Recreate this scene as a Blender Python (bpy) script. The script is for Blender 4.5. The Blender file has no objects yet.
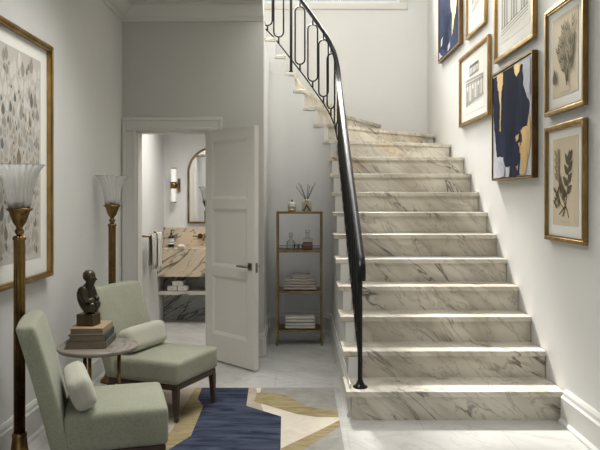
import bpy, bmesh, math, random
from mathutils import Vector, Matrix
from math import sin, cos, pi, radians
R = random.Random(7)
C = bpy.context.scene.collection
S = bpy.context.scene

# ------------------------------------------------------------------ materials
def mat(name, col, rough=0.5, metal=0.0, spec=0.5, trans=0.0, ior=1.45, emit=None, estr=0):
    m = bpy.data.materials.new(name); m.use_nodes = True
    b = m.node_tree.nodes['Principled BSDF']
    b.inputs['Base Color'].default_value = (*col, 1)
    b.inputs['Roughness'].default_value = rough
    b.inputs['Metallic'].default_value = metal
    b.inputs['Specular IOR Level'].default_value = spec if rough < .8 else spec*.4
    b.inputs['Transmission Weight'].default_value = trans
    b.inputs['IOR'].default_value = ior
    if emit:
        b.inputs['Emission Color'].default_value = (*emit, 1)
        b.inputs['Emission Strength'].default_value = estr
    return m
class NT:
    def __init__(s, m):
        s.t = m.node_tree; s.b = s.t.nodes['Principled BSDF']
    def n(s, typ, **kw):
        nd = s.t.nodes.new(typ)
        for k, v in kw.items(): setattr(nd, k, v)
        return nd
    def l(s, a, b): s.t.links.new(a, b)
    def coord(s, rot=(0, 0, 0), scale=(1, 1, 1), loc=(0, 0, 0)):
        tc = s.n('ShaderNodeTexCoord'); mp = s.n('ShaderNodeMapping')
        mp.inputs['Rotation'].default_value = rot; mp.inputs['Location'].default_value = loc
        m2 = s.n('ShaderNodeMapping'); m2.inputs['Scale'].default_value = scale     # turn first, then stretch
        s.l(tc.outputs['Object'], mp.inputs['Vector']); s.l(mp.outputs['Vector'], m2.inputs['Vector']); return m2.outputs['Vector']
    def noise(s, v, scale, detail=4, rough=.55, dist=0):
        nd = s.n('ShaderNodeTexNoise'); s.l(v, nd.inputs['Vector'])
        nd.inputs['Scale'].default_value = scale; nd.inputs['Detail'].default_value = detail
        nd.inputs['Roughness'].default_value = rough; nd.inputs['Distortion'].default_value = dist
        return nd.outputs['Fac']
    def math(s, op, a, b=None, clamp=False):
        nd = s.n('ShaderNodeMath', operation=op); nd.use_clamp = clamp
        for i, x in enumerate((a, b)):
            if x is None: continue
            if isinstance(x, (int, float)): nd.inputs[i].default_value = x
            else: s.l(x, nd.inputs[i])
        return nd.outputs[0]
    def ramp(s, f, stops):
        nd = s.n('ShaderNodeValToRGB'); cr = nd.color_ramp
        while len(cr.elements) < len(stops): cr.elements.new(0.5)
        for e, (p, c) in zip(cr.elements, stops):
            e.position = p; e.color = (c, c, c, 1) if isinstance(c, (int, float)) else (*c, 1)
        s.l(f, nd.inputs['Fac']); return nd.outputs['Color']
    def mix(s, f, a, b, mode='MIX'):
        nd = s.n('ShaderNodeMix', data_type='RGBA', blend_type=mode)
        for sock, x in ((nd.inputs[0], f), (nd.inputs[6], a), (nd.inputs[7], b)):
            if isinstance(x, (int, float)): sock.default_value = x
            elif isinstance(x, tuple): sock.default_value = (*x, 1)
            else: s.l(x, sock)
        return nd.outputs[2]
    def vein(s, v, scale, width, dist=1.2, detail=5):
        f = s.noise(v, scale, detail, .55, dist)
        a = s.math('ABSOLUTE', s.math('SUBTRACT', f, .5))
        return s.ramp(a, [(0, 1.0), (width, 0.0)])
    def color(s, c): s.l(c, s.b.inputs['Base Color'])
    def bump(s, h, strength=.2, dist=.01):
        nd = s.n('ShaderNodeBump'); nd.inputs['Strength'].default_value = strength
        nd.inputs['Distance'].default_value = dist
        s.l(h, nd.inputs['Height']); s.l(nd.outputs['Normal'], s.b.inputs['Normal'])

def paint(name, col, rough=.75):
    m = mat(name, col, rough, spec=.25); n = NT(m); v = n.coord()
    f = n.noise(v, 2.2, 5); n.color(n.mix(f, tuple(c*.965 for c in col), tuple(min(1, c*1.03) for c in col)))
    n.bump(n.noise(v, 180, 2), .04, .002); return m
WALL = paint('wall_paint', (.68, .675, .65))
WALL_SHADE = paint('shaded_wall_paint', (.53, .525, .485))  # wall paint darkened: the door wall's shade is put into its colour
BATH = paint('bath_paint', (.72, .715, .70))
TRIM = paint('trim_paint', (.62, .61, .57), .45)
DOORP = paint('door_paint', (.66, .635, .575), .45)
CEIL = paint('ceiling_paint', (.60, .59, .55))

def stair_marble():
    m = mat('stair_marble', (.8, .78, .73), .30); n = NT(m)
    v = n.coord(rot=(radians(15), radians(-42), 0), scale=(.62, .9, 2.4))
    w = n.coord(rot=(radians(15), radians(-34), 0), scale=(.6, .9, 2.0), loc=(5.2, 1, 2.4))
    base = n.mix(n.ramp(n.noise(v, 1.5, 4, .55, .3), [(.36, 0.), (.66, 1.)]), (.74, .695, .60), (.53, .49, .41))
    sep = n.n('ShaderNodeSeparateXYZ'); n.l(n.coord(), sep.inputs[0])
    hi = n.math('SUBTRACT', .085, n.math('MULTIPLY', n.math('ABSOLUTE', n.math('SUBTRACT', sep.outputs['Z'], 1.76)), .40))
    hi = n.math('MAXIMUM', hi, -.06)          # the warm slabs are a few of the upper flight
    tan = n.ramp(n.math('ADD', n.noise(w, 1.0, 3, .5, .2), hi), [(.58, 0.), (.70, .75)])
    base = n.mix(tan, base, (.68, .49, .28))
    soft = n.math('MULTIPLY', n.vein(w, 1.3, .06, .5, 5), .5)
    base = n.mix(soft, base, (.36, .31, .24))
    mask = n.ramp(n.noise(w, 2.0, 2), [(.43, 0.), (.57, 1.)])
    dark = n.math('MULTIPLY', n.vein(v, 1.7, .016, .7, 6), mask)
    base = n.mix(n.math('MULTIPLY', dark, .9), base, (.07, .06, .05))
    fine = n.math('MULTIPLY', n.vein(v, 3.0, .018, .8, 6), .38)
    base = n.mix(fine, base, (.15, .13, .11))
    n.color(base); return m
SMARB = stair_marble()

def floor_marble():
    m = mat('floor_marble', (.8, .8, .78), .22); n = NT(m)
    v = n.coord(rot=(0, 0, radians(35)), scale=(1, 1.8, 1)); u = n.coord(loc=(.18, .1, 0))
    base = n.mix(n.ramp(n.noise(v, 1.5, 6, .6, .5), [(.35, 0.), (.7, 1.)]), (.57, .56, .53), (.455, .445, .42))
    base = n.mix(n.math('MULTIPLY', n.vein(v, 1.8, .03, 1.4, 6), .5), base, (.40, .39, .37))
    br = n.n('ShaderNodeTexBrick'); n.l(u, br.inputs['Vector'])
    br.offset = 0.5; br.inputs['Scale'].default_value = 1
    br.inputs['Mortar Size'].default_value = .003; br.inputs['Brick Width'].default_value = .9
    br.inputs['Row Height'].default_value = .45
    base = n.mix(n.math('MULTIPLY', br.outputs['Fac'], .45), base, (.36, .35, .33))
    n.color(base); return m
FMARB = floor_marble()

def vanity_marble(name, a, b, dark, seed):
    m = mat(name, a, .25); n = NT(m)
    v = n.coord(rot=(0, radians(32), 0), scale=(.6, 1, 2.0), loc=(seed, 0, 0))
    base = n.mix(n.ramp(n.noise(v, 2.3, 5, .6, .8), [(.35, 0.), (.65, 1.)]), a, b)
    base = n.mix(n.vein(v, 1.7, .020, .9, 6), base, dark)
    base = n.mix(n.math('MULTIPLY', n.vein(v, 3.6, .014, .8, 5), .75), base, dark)
    n.color(base); return m
VTAN = vanity_marble('tan_vanity_marble', (.68, .55, .41), (.56, .47, .35), (.07, .06, .055), 1)
VPALE = vanity_marble('pale_shelf_marble', (.66, .62, .55), (.56, .52, .46), (.2, .18, .16), 9)
VGREY = vanity_marble('grey_vanity_marble', (.42, .42, .40), (.20, .20, .19), (.04, .04, .04), 4)
TTOP = vanity_marble('table_stone', (.30, .265, .22), (.23, .205, .17), (.15, .13, .11), 7)

def fabric(name, a, b, scale=900, rough=.95):
    m = mat(name, a, rough, spec=.1); n = NT(m); v = n.coord()
    f = n.ramp(n.noise(v, 170, 3, .8), [(.38, 0.), (.62, 1.)]); g = n.noise(v, 7, 3)
    wv = n.coord(scale=(1, 1, .25)); h = n.noise(wv, scale*.5, 1)
    n.color(n.mix(n.math('MULTIPLY', n.math('ADD', f, g), .5), a, b))
    n.b.inputs['Sheen Weight'].default_value = .25
    n.bump(n.math('ADD', f, h), .35, .003); return m
SAGE = fabric('sage_linen', (.25, .255, .185), (.42, .425, .325))
PILLOW = fabric('pale_sage_linen', (.44, .43, .345), (.56, .55, .455))
TOWEL = fabric('towel_cotton', (.50, .47, .42), (.64, .61, .55), 500)
TOWELG = fabric('taupe_cotton', (.36, .325, .285), (.46, .42, .37), 500)

def wood(name, a, b):
    m = mat(name, a, .4); n = NT(m); v = n.coord(scale=(6, 6, 1.2))
    n.color(n.mix(n.noise(v, 9, 5, .6, 1), a, b)); return m
WALNUT = wood('walnut', (.035, .022, .015), (.09, .055, .035))
def metal(name, a, b, rough=.32):
    m = mat(name, a, rough, 1.0); n = NT(m); v = n.coord(scale=(1, 1, .5))
    n.color(n.mix(n.ramp(n.noise(v, 14, 4, .6), [(.35, 0.), (.65, 1.)]), a, b)); return m
BRASS = metal('antique_brass', (.30, .19, .075), (.15, .09, .035), .27)
GILT = metal('gilt', (.46, .31, .125), (.30, .19, .07), .38)
DULL = metal('dull_brass', (.25, .18, .085), (.15, .105, .05), .40)
BLOCK = metal('bronze_block', (.17, .125, .065), (.09, .07, .04), .4)
SIDEGILT = metal('dark_gilt', (.17, .10, .045), (.09, .055, .025), .45)
IRON = mat('black_iron', (.007, .007, .0075), .30, spec=.35)
STEEL = mat('bronze_handle', (.22, .19, .15), .35, 1.0)
BRONZE = metal('dark_bronze', (.05, .047, .035), (.10, .085, .06), .38)
def thin_glass(name, tint, refl, haze):
    m = bpy.data.materials.new(name); m.use_nodes = True; t = m.node_tree; t.nodes.clear()
    out = t.nodes.new('ShaderNodeOutputMaterial'); tr = t.nodes.new('ShaderNodeBsdfTransparent'); gl = t.nodes.new('ShaderNodeBsdfGlossy')
    df = t.nodes.new('ShaderNodeBsdfTranslucent'); dd = t.nodes.new('ShaderNodeBsdfDiffuse'); ad = t.nodes.new('ShaderNodeMixShader')
    m1 = t.nodes.new('ShaderNodeMixShader'); m2 = t.nodes.new('ShaderNodeMixShader'); fr = t.nodes.new('ShaderNodeLayerWeight')
    tr.inputs['Color'].default_value = (*tint, 1); gl.inputs['Roughness'].default_value = .08
    df.inputs['Color'].default_value = (.95, .95, .93, 1); dd.inputs['Color'].default_value = (.95, .95, .93, 1)
    fr.inputs['Blend'].default_value = refl
    t.links.new(df.outputs[0], ad.inputs[1]); t.links.new(dd.outputs[0], ad.inputs[2])
    m1.inputs[0].default_value = haze; t.links.new(tr.outputs[0], m1.inputs[1]); t.links.new(ad.outputs[0], m1.inputs[2])
    t.links.new(fr.outputs['Fresnel'], m2.inputs[0]); t.links.new(m1.outputs[0], m2.inputs[1]); t.links.new(gl.outputs[0], m2.inputs[2])
    t.links.new(m2.outputs[0], out.inputs['Surface']); return m
GLASS = thin_glass('clear_glass', (.96, .97, .96), .18, .08)
SHADEG = thin_glass('fluted_glass', (.99, .99, .985), .12, .34)
PANE = thin_glass('window_pane', (.98, .98, .98), .1, .0)
WHISKY = mat('amber_liquid', (.20, .045, .012), .08, trans=.25, ior=1.33)
AMBERG = mat('brown_bottle', (.018, .012, .009), .12)
WHITE = mat('white_ceramic', (.82, .80, .76), .35)
PAPERW = mat('white_label', (.80, .79, .76), .7)
OPAL = mat('opal_glass', (.9, .89, .86), .3, emit=(1, .96, .9), estr=.22)
WAX = mat('ivory_wax', (.72, .66, .54), .4)
BLACK = mat('black_reed', (.02, .018, .016), .6)
MIRROR = mat('mirror', (.93, .93, .92), .01, 1.0)
MATB = mat('mat_board', (.78, .76, .70), .8)
PAPERT = mat('aged_paper', (.62, .53, .38), .85)
PAPERC = mat('cream_paper', (.74, .72, .65), .85)
INK = mat('ink_grey', (.33, .32, .29), .9)
INKL = mat('ink_light', (.50, .485, .445), .9)
LEAF = mat('pressed_leaf', (.115, .095, .055), .9)
LEAF2 = mat('pressed_leaf_pale', (.30, .255, .165), .9)
PAPERG = mat('grey_paper', (.51, .485, .43), .85)
GOLDL = metal('gold_leaf', (.80, .60, .28), (.62, .43, .17), .5)
def noisy(name, a, b, scale, rough=.9, stretch=(1, 1, 1), lo=.35, hi=.65):
    m = mat(name, a, rough, spec=.2); n = NT(m); v = n.coord(scale=stretch)
    n.color(n.mix(n.ramp(n.noise(v, scale, 5, .6, .8), [(lo, 0.), (hi, 1.)]), a, b)); return m
NAVY = noisy('navy_paint', (.006, .009, .022), (.020, .027, .058), 5, .85, (1, 1, .35))
BLUE = noisy('blue_paint', (.010, .018, .052), (.042, .062, .13), 6, .85, (1, 1, .6))
LAV = noisy('pale_lavender_paint', (.60, .60, .63), (.42, .43, .49), 5, .7)
NAVYR = noisy('rug_navy', (.020, .026, .046), (.064, .073, .108), 6, 1, (.7, 3.2, 1))
GOLDR = noisy('rug_gold', (.36, .29, .165), (.24, .19, .10), 9, 1, (.8, 2.5, 1))
CREAMR = noisy('rug_cream', (.64, .58, .48), (.57, .51, .42), 9, 1)
GREYR = noisy('rug_grey', (.33, .315, .285), (.26, .25, .225), 9, 1)
TAUPER = noisy('rug_taupe', (.44, .38, .30), (.36, .31, .24), 9, 1)
COLS = [mat('print_' + k, c, .9) for k, c in dict(sand=(.40, .36, .29), taupe=(.33, .30, .26), grey=(.40, .39, .36),
        slate=(.17, .17, .16), pale=(.62, .59, .53), umber=(.24, .19, .14)).items()]
BK1 = mat('tan_cloth', (.36, .26, .16), .7); BK2 = mat('teal_cloth', (.035, .055, .052), .7); BK3 = mat('taupe_cloth', (.12, .098, .082), .7)
PAGES = noisy('book_pages', (.34, .27, .18), (.22, .17, .115), 60, .9, (1, 1, 12))

# ------------------------------------------------------------------ mesh builder
class MB:
    def __init__(s): s.bm = bmesh.new(); s.mats = []; s.cur = 0
    def use(s, m):
        if m not in s.mats: s.mats.append(m)
        s.cur = s.mats.index(m); return s
    def _tag(s, fs, smooth=False):
        for f in fs: f.material_index = s.cur; f.smooth = smooth
    def box(s, x0, x1, y0, y1, z0, z1, bev=0, seg=2, M=None):
        r = bmesh.ops.create_cube(s.bm, size=1.0)
        vs = r['verts']
        T = Matrix.Translation(((x0+x1)/2, (y0+y1)/2, (z0+z1)/2)) @ Matrix.Diagonal((abs(x1-x0), abs(y1-y0), abs(z1-z0), 1))
        bmesh.ops.transform(s.bm, matrix=(M or Matrix()) @ T, verts=vs)
        fs = set(f for v in vs for f in v.link_faces); s._tag(fs)
        if bev:
            es = list(set(e for v in vs for e in v.link_edges))
            r = bmesh.ops.bevel(s.bm, geom=es, offset=bev, segments=seg, profile=.5, affect='EDGES')
            s._tag(r['faces'], True)
        return s
    def rbox(s, x0, x1, y0, y1, z0, z1, r, fn=None, n=10, M=None):
        """rounded cushion-like box; fn(p) bends it"""
        tb = bmesh.new(); bmesh.ops.create_cube(tb, size=2.0)
        bmesh.ops.subdivide_edges(tb, edges=tb.edges[:], cuts=n, use_grid_fill=True)
        tb.verts.ensure_lookup_table(); tb.verts.index_update()
        vs = [s.bm.verts.new(v.co) for v in tb.verts]
        fs = [s.bm.faces.new([vs[v.index] for v in f.verts]) for f in tb.faces]; tb.free()
        c = Vector(((x0+x1)/2, (y0+y1)/2, (z0+z1)/2)); h = Vector((abs(x1-x0)/2, abs(y1-y0)/2, abs(z1-z0)/2))
        rr = min(r, min(h)*.999)
        for v in vs:
            p = Vector()
            for i in range(3):
                t = v.co[i]; a = abs(t); fr = max(0, 1 - rr/h[i])
                # half of the grid on the flat, rest on the rounding
                k = .72
                q_ = (a/k)*fr if a < k else fr + (a-k)/(1-k)*(1-fr)
                p[i] = math.copysign(q_*h[i], t)
            inner = Vector([max(-(h[i]-rr), min(h[i]-rr, p[i])) for i in range(3)])
            d_ = p - inner
            if d_.length > 1e-7:
                m_ = max(abs(d_.x), abs(d_.y), abs(d_.z))
                d_ = d_.normalized()*m_
            p = inner + d_ + c
            if fn: p = fn(p)
            v.co = (M @ p) if M else p
        s._tag(fs, True); return s
    def loft(s, rings, cap=True, smooth=True, closed=True):
        vr = [[s.bm.verts.new(p) for p in r] for r in rings]; n = len(vr[0]); fs = []
        for a, b in zip(vr, vr[1:]):
            for i in range(n if closed else n-1):
                j = (i+1) % n
                fs.append(s.bm.faces.new((a[i], a[j], b[j], b[i])))
        s._tag(fs, smooth)
        if cap:
            cf = [s.bm.faces.new(list(reversed(vr[0]))), s.bm.faces.new(vr[-1])]; s._tag(cf)
        return s
    def lathe(s, prof, c=(0, 0, 0), seg=24, flute=0, nf=0, cap=True, axis='z'):
        rings = []
        for r, z in prof:
            ring = []
            for i in range(seg):
                a = 2*pi*i/seg; k = r*(1 + flute*cos(nf*a))
                p = (c[0]+k*cos(a), c[1]+k*sin(a), c[2]+z)
                if axis == 'y': p = (c[0]+k*cos(a), c[1]+z, c[2]-k*sin(a))
                if axis == 'x': p = (c[0]+z, c[1]+k*cos(a), c[2]+k*sin(a))
                ring.append(p)
            rings.append(ring)
        return s.loft(rings, cap)
    def tube(s, pts, r, seg=8, closed=False, cap=True, sx=1.0, up=None):
        pts = [Vector(p) for p in pts]; n = len(pts); rings = []
        rad = r if isinstance(r, (list, tuple)) else [r]*n
        prev = None
        for i, p in enumerate(pts):
            if closed: t = pts[(i+1) % n] - pts[i-1]
            else: t = pts[min(i+1, n-1)] - pts[max(i-1, 0)]
            t.normalize()
            if up is not None: a = t.cross(Vector(up)).normalized()
            elif prev is None:
                a = t.orthogonal().normalized()
            else: a = (prev - t*prev.dot(t)).normalized()
            prev = a; b = t.cross(a)
            rings.append([p + a*(rad[i]*sx*cos(2*pi*k/seg)) + b*(rad[i]*sin(2*pi*k/seg)) for k in range(seg)])
        if closed: rings.append(rings[0])
        if closed:
            vr = [[s.bm.verts.new(q) for q in rg] for rg in rings[:-1]]; vr.append(vr[0]); fs = []
            for A, B in zip(vr, vr[1:]):
                for k in range(seg): fs.append(s.bm.faces.new((A[k], A[(k+1) % seg], B[(k+1) % seg], B[k])))
            s._tag(fs, True); return s
        return s.loft(rings, cap)
    def poly(s, pts, smooth=False):
        f = s.bm.faces.new([s.bm.verts.new(p) for p in pts]); s._tag([f], smooth); return s
    def prism(s, pts, d):
        """extrude planar polygon pts by vector d"""
        d = Vector(d); a = [s.bm.verts.new(p) for p in pts]; b = [s.bm.verts.new(Vector(p)+d) for p in pts]; n = len(a)
        fs = [s.bm.faces.new(a), s.bm.faces.new(list(reversed(b)))]
        for i in range(n): fs.append(s.bm.faces.new((a[i], b[i], b[(i+1) % n], a[(i+1) % n])))
        s._tag(fs); return s
    def build(s, name, m=None, parent=None, loc=None, bevel=0, fix=True):
        if m: s.mats = [m] if not s.mats else s.mats
        if fix: bmesh.ops.recalc_face_normals(s.bm, faces=s.bm.faces)
        me = bpy.data.meshes.new(name); s.bm.to_mesh(me); s.bm.free()
        for x in (s.mats or [m]): me.materials.append(x)
        o = bpy.data.objects.new(name, me); C.objects.link(o)
        if parent: o.parent = parent
        if loc: o.location = loc
        if bevel:
            b = o.modifiers.new('bevel', 'BEVEL'); b.width = bevel; b.segments = 2; b.limit_method = 'ANGLE'
        return o
def tag(o, label, cat, group=None):
    o['label'] = label; o['category'] = cat
    if group: o['group'] = group
    return o
def thing(name, label, cat, loc=(0, 0, 0), rz=0, group=None):
    o = bpy.data.objects.new(name, None); C.objects.link(o); o.location = loc; o.rotation_euler = (0, 0, rz)
    o.empty_display_size = .05
    return tag(o, label, cat, group)
def struct(o):
    o['kind'] = 'structure'; return o

# ------------------------------------------------------------------ dimensions (camera at the origin looking along +y)
H = 1.345; RISE = .1746; GO = .28
XL, XR = -1.51, 1.606                 # side walls
YD = 5.80                             # wall with the bathroom door
YB = 8.60                             # stairwell back wall
ZC = 2.975                            # hall ceiling
YR = -1.8                             # wall behind the viewer
def Zs(n): return RISE*n
def Yn(n): return 4.125 if n == 1 else 4.16 + GO*(n-1)

# ------------------------------------------------------------------ the setting
struct(MB().use(FMARB).box(XL-.1, XR+.1, YR-.1, YB+.1, -.12, 0).build('floor'))
struct(MB().use(WALL).box(XL-.12, XL, YR, 7.6, 0, 5.7).build('wall_left'))
struct(MB().use(WALL).box(XR, XR+.12, YR, YB+.12, 0, 5.7).build('wall_right'))
# stairwell back wall with its high window
WX0, WX1, WZ0, WZ1 = -1.05, 1.27, 3.80, 4.98
b = MB().use(WALL)
b.box(XL-.12, XR, YB, YB+.12, 0, WZ0).box(XL-.12, XR, YB, YB+.12, WZ1, 5.7)
b.box(XL-.12, WX0, YB, YB+.12, WZ0, WZ1).box(WX1, XR, YB, YB+.12, WZ0, WZ1)
struct(b.build('wall_back'))
b = MB().use(TRIM); w = .085
for (x0, x1, z0, z1) in ((WX0-w, WX1+w, WZ0-w, WZ0), (WX0-w, WX1+w, WZ1, WZ1+w), (WX0-w, WX0, WZ0, WZ1), (WX1, WX1+w, WZ0, WZ1)):
    b.box(x0, x1, YB-.035, YB, z0, z1, .006)
wf = struct(b.build('window_1'))
b = MB().use(TRIM)
for x in (WX0+.02, (WX0+WX1)/2, WX1-.02): b.box(x-.018, x+.018, YB+.04, YB+.075, WZ0, WZ1)
for z in (WZ0+.02, (WZ0+WZ1)/2, WZ1-.02): b.box(WX0, WX1, YB+.042, YB+.073, z-.018, z+.018)
b.build('window_sash', parent=wf)
MB().use(PANE).box(WX0, WX1, YB+.05, YB+.056, WZ0, WZ1).build('window_pane', parent=wf)
# wall with the bathroom door and its return beside the alcove
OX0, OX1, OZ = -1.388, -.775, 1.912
b = MB().use(WALL_SHADE)
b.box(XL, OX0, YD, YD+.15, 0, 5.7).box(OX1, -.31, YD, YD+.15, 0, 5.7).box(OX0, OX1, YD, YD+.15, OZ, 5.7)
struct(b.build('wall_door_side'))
struct(MB().use(WALL).box(-.43, -.31, YD+.15, 6.91, 0, 2.74).build('wall_alcove_side'))
# hall ceiling (the stairwell beyond is double height), upper wall over it, stairwell roof
struct(MB().use(CEIL).box(XL, -.31, 4.2, YD, ZC, ZC+.15).box(XL, XR, YR, 4.2, ZC, ZC+.15).build('ceiling'))
struct(MB().use(WALL).box(-.43, -.31, 4.2, YD, ZC+.15, 5.7).box(-.31, XR, 4.08, 4.2, ZC+.15, 5.7).build('wall_upper'))
SK = (-.1, 1.4, 5.4, 7.8)
b = MB().use(CEIL)
b.box(XL, XR, SK[3], YB+.12, 5.7, 5.8).box(XL, XR, 4.08, SK[2], 5.7, 5.8).box(XL, SK[0], SK[2], SK[3], 5.7, 5.8).box(SK[1], XR+.12, SK[2], SK[3], 5.7, 5.8)
struct(b.build('ceiling_stairwell'))
# bathroom back wall and ceiling
struct(MB().use(BATH).box(XL, -.43, 7.55, 7.65, 0, 2.45).build('wall_bathroom'))
struct(MB().use(BATH).box(XL, -.43, YD+.15, 7.65, 2.45, 2.55).build('ceiling_bathroom'))
struct(MB().use(BATH).box(XL, XL+.004, YD+.15, 7.55, 0, 2.45).build('wall_bathroom_side'))
# wall behind the viewer with a tall unseen opening, added to let fill light in
b = MB().use(WALL); b.box(XL, -1.1, YR-.12, YR, 0, ZC).box(1.2, XR, YR-.12, YR, 0, ZC).box(-1.1, 1.2, YR-.12, YR, 2.4, ZC)
struct(b.build('wall_rear'))

# mouldings
def cornice_prof(sz=.13):
    return [(0, 0), (0, -sz), (.012, -sz), (.02, -sz+.02), (.05, -sz+.035), (.085, -.045), (.10, -.03), (.115, -.022), (.115, 0)]
b = MB().use(TRIM)
b.prism([(XL+d, YD, ZC+z) for d, z in cornice_prof()], (0, YR-YD, 0))
b.prism([(XL, YD-d, ZC+z) for d, z in cornice_prof()], (-.31-XL, 0, 0))
struct(b.build('trim_1'))
def base_prof(): return [(0, 0), (.030, 0), (.030, .012), (.022, .03), (.022, .155), (.016, .165), (.014, .185), (.008, .20), (0, .20)]
def bprof(k): return [(d*k, z) for d, z in base_prof()]
struct(MB().use(TRIM).prism([(XL+d, YR, z) for d, z in bprof(1)], (0, YD-.03-YR, 0)).build('baseboard_left'))
struct(MB().use(TRIM).prism([(XR-d, YR, z*.97) for d, z in bprof(1.9)], (0, 4.10-YR, 0)).build('baseboard_right'))
def sweep_path(b, pts, prof, flip=1):
    """profile (offset, z) carried along a plan path; offset to the path's right"""
    P = [Vector((x, y)) for x, y in pts]; rings = []
    for i, p in enumerate(P):
        t = (P[min(i+1, len(P)-1)] - P[max(i-1, 0)]).normalized(); nrm = Vector((t.y, -t.x))*flip
        rings.append([(p.x+nrm.x*d, p.y+nrm.y*d, z) for d, z in prof])
    return b.loft(rings, True, False)
def arc(cx, cy, r, a0, a1, n): return [(cx+r*cos(radians(a0+(a1-a0)*i/n)), cy+r*sin(radians(a0+(a1-a0)*i/n))) for i in range(n+1)]
# the wall under the stairs: along the flight, round the corner, across the alcove back
SX = .315
inner = [(SX, 4.14 + .02*i) for i in range(int((6.68-4.14)/.02)+1)] + arc(SX-.25, 6.68, .25, 0, 90, 16)[1:] + [(SX-.25-.02*i, 6.93) for i in range(1, 24)]
P = {11: (.285, 6.76), 12: (.245, 6.855), 13: (.165, 6.905), 14: (.05, 6.915), 15: (-.05, 6.915), 16: (-.143, 6.915), 17: (-.237, 6.915), 18: (-.345, 6.915), 19: (-.61, 6.915)}
Q = {11: (XR-.004, 7.26), 12: (XR-.004, 8.12), 13: (1.02, YB-.004), 14: (.56, YB-.004), 15: (.15, YB-.004), 16: (-.2, YB-.004), 17: (-.45, YB-.004), 18: (-.68, YB-.004), 19: (-.93, YB-.004)}
for n in range(1, 11): P[n] = (SX-.035, Yn(n)); Q[n] = (XR-.004, Yn(n))
TH = .035
def step_at(x, y):
    if y < 6.75 and x > .28:
        k = 1
        for n in range(1, 11):
            if y >= Yn(n)-1e-6: k = n
        return k
    a = math.degrees(math.atan2(y-6.68, x-(SX-.25)))
    if y < 6.925 or x > SX-.25:
        return 10 if a < 12 else 11 if a < 42 else 12 if a < 66 else 13
    k = 13
    for n in range(14, 19):
        if x <= P[n][0]: k = n
    return k
b = MB().use(WALL); rings = []
for i, (x, y) in enumerate(inner):
    t = Vector(inner[min(i+1, len(inner)-1)]) - Vector(inner[max(i-1, 0)]); t.normalize()
    nx, ny = t.y, -t.x                       # towards the inside of the flight
    zt = Zs(step_at(x, y)) - TH - .002
    if rings:
        x_, y_, nx_, ny_, z_ = last
        if abs(z_-zt) > 1e-4:
            rings.append([(x, y, 0), (x+nx*.06, y+ny*.06, 0), (x+nx*.06, y+ny*.06, z_), (x, y, z_)])
    rings.append([(x, y, 0), (x+nx*.06, y+ny*.06, 0), (x+nx*.06, y+ny*.06, zt), (x, y, zt)])
    last = (x, y, nx, ny, zt)
# path for x<-.31 is hidden behind the door wall; stop there
b.loft(rings, True, False)
SPAN = b
b = MB().use(TRIM)
alc = [(SX-.001, y) for y in (4.20, 5.5, 6.68)] + arc(SX-.25, 6.68, .249, 0, 90, 14)[1:] + arc(-.31+.20, 6.73, .20, 90, 180, 10) + [(-.31, 6.4), (-.31, YD-.001)]
sweep_path(b, alc, bprof(.85), -1)
b.prism([(-.655, YD-d, z) for d, z in bprof(.8)], (.345, 0, 0))
struct(b.build('baseboard_alcove'))
# concave plaster corner at the back left of the alcove
a_ = arc(-.11, 6.73, .20, 90, 180, 12)
struct(MB().use(WALL).prism([(x, y, 0) for x, y in a_] + [(-.31, 6.93, 0)], (0, 0, 2.6)).build('trim_2'))

# door casings (both faces of the wall), the leaf standing open
d1 = bpy.data.objects.new('door_1', None); C.objects.link(d1); struct(d1)
b = MB().use(TRIM)
for (ya, yb, yc) in ((YD, YD-.022, YD-.032), (YD+.15, YD+.172, YD+.182)):
    W_ = .118
    for x0, x1 in ((OX0-W_, OX0), (OX1, OX1+W_)):
        b.box(x0, x1, min(ya, yb), max(ya, yb), 0, OZ, .004)
        e = (x0, x0+.03) if x0 < OX0-.01 else (x1-.03, x1)
        b.box(e[0], e[1], min(ya, yc), max(ya, yc), 0, OZ+W_-.031, .006)
        e = (OX0-.03, OX0-.008) if x0 < OX0-.01 else (OX1+.008, OX1+.03)
        b.box(e[0], e[1], min(ya, yb)-.004, max(ya, yb)+.004, 0, OZ+.008, .003)
    b.box(OX0-W_, OX1+W_, min(ya, yb), max(ya, yb), OZ, OZ+W_, .004)
    b.box(OX0-W_, OX1+W_, min(ya, yc), max(ya, yc), OZ+W_-.03, OZ+W_, .006)
    b.box(OX0-.03, OX1+.03, min(ya, yb)-.004, max(ya, yb)+.004, OZ+.008, OZ+.03, .003)
b.box(OX0-.001, OX0+.012, YD, YD+.15, 0, OZ).box(OX1-.012, OX1+.001, YD, YD+.15, 0, OZ).box(OX0, OX1, YD, YD+.15, OZ-.012, OZ)
b.build('door_casing', parent=d1)
LL, LT = .645, .042
leaf = bpy.data.objects.new('door_leaf', None); C.objects.link(leaf); leaf.parent = d1
leaf.location = (-.795, 5.735, .012); leaf.rotation_euler = (0, 0, radians(-46.5))
b = MB().use(DOORP)
pan = [(.215, .695), (.775, 1.245), (1.325, 1.80)]; ST = .095; LZ = 1.893
b.box(0, ST, 0, LT, 0, LZ, .002).box(LL-ST, LL, 0, LT, 0, LZ, .002)
zs = [0] + [z for p in pan for z in p] + [LZ]
for z0, z1 in zip(zs[0::2], zs[1::2]): b.box(ST, LL-ST, 0, LT, z0, z1)
b.build('door_stiles', parent=leaf)
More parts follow.
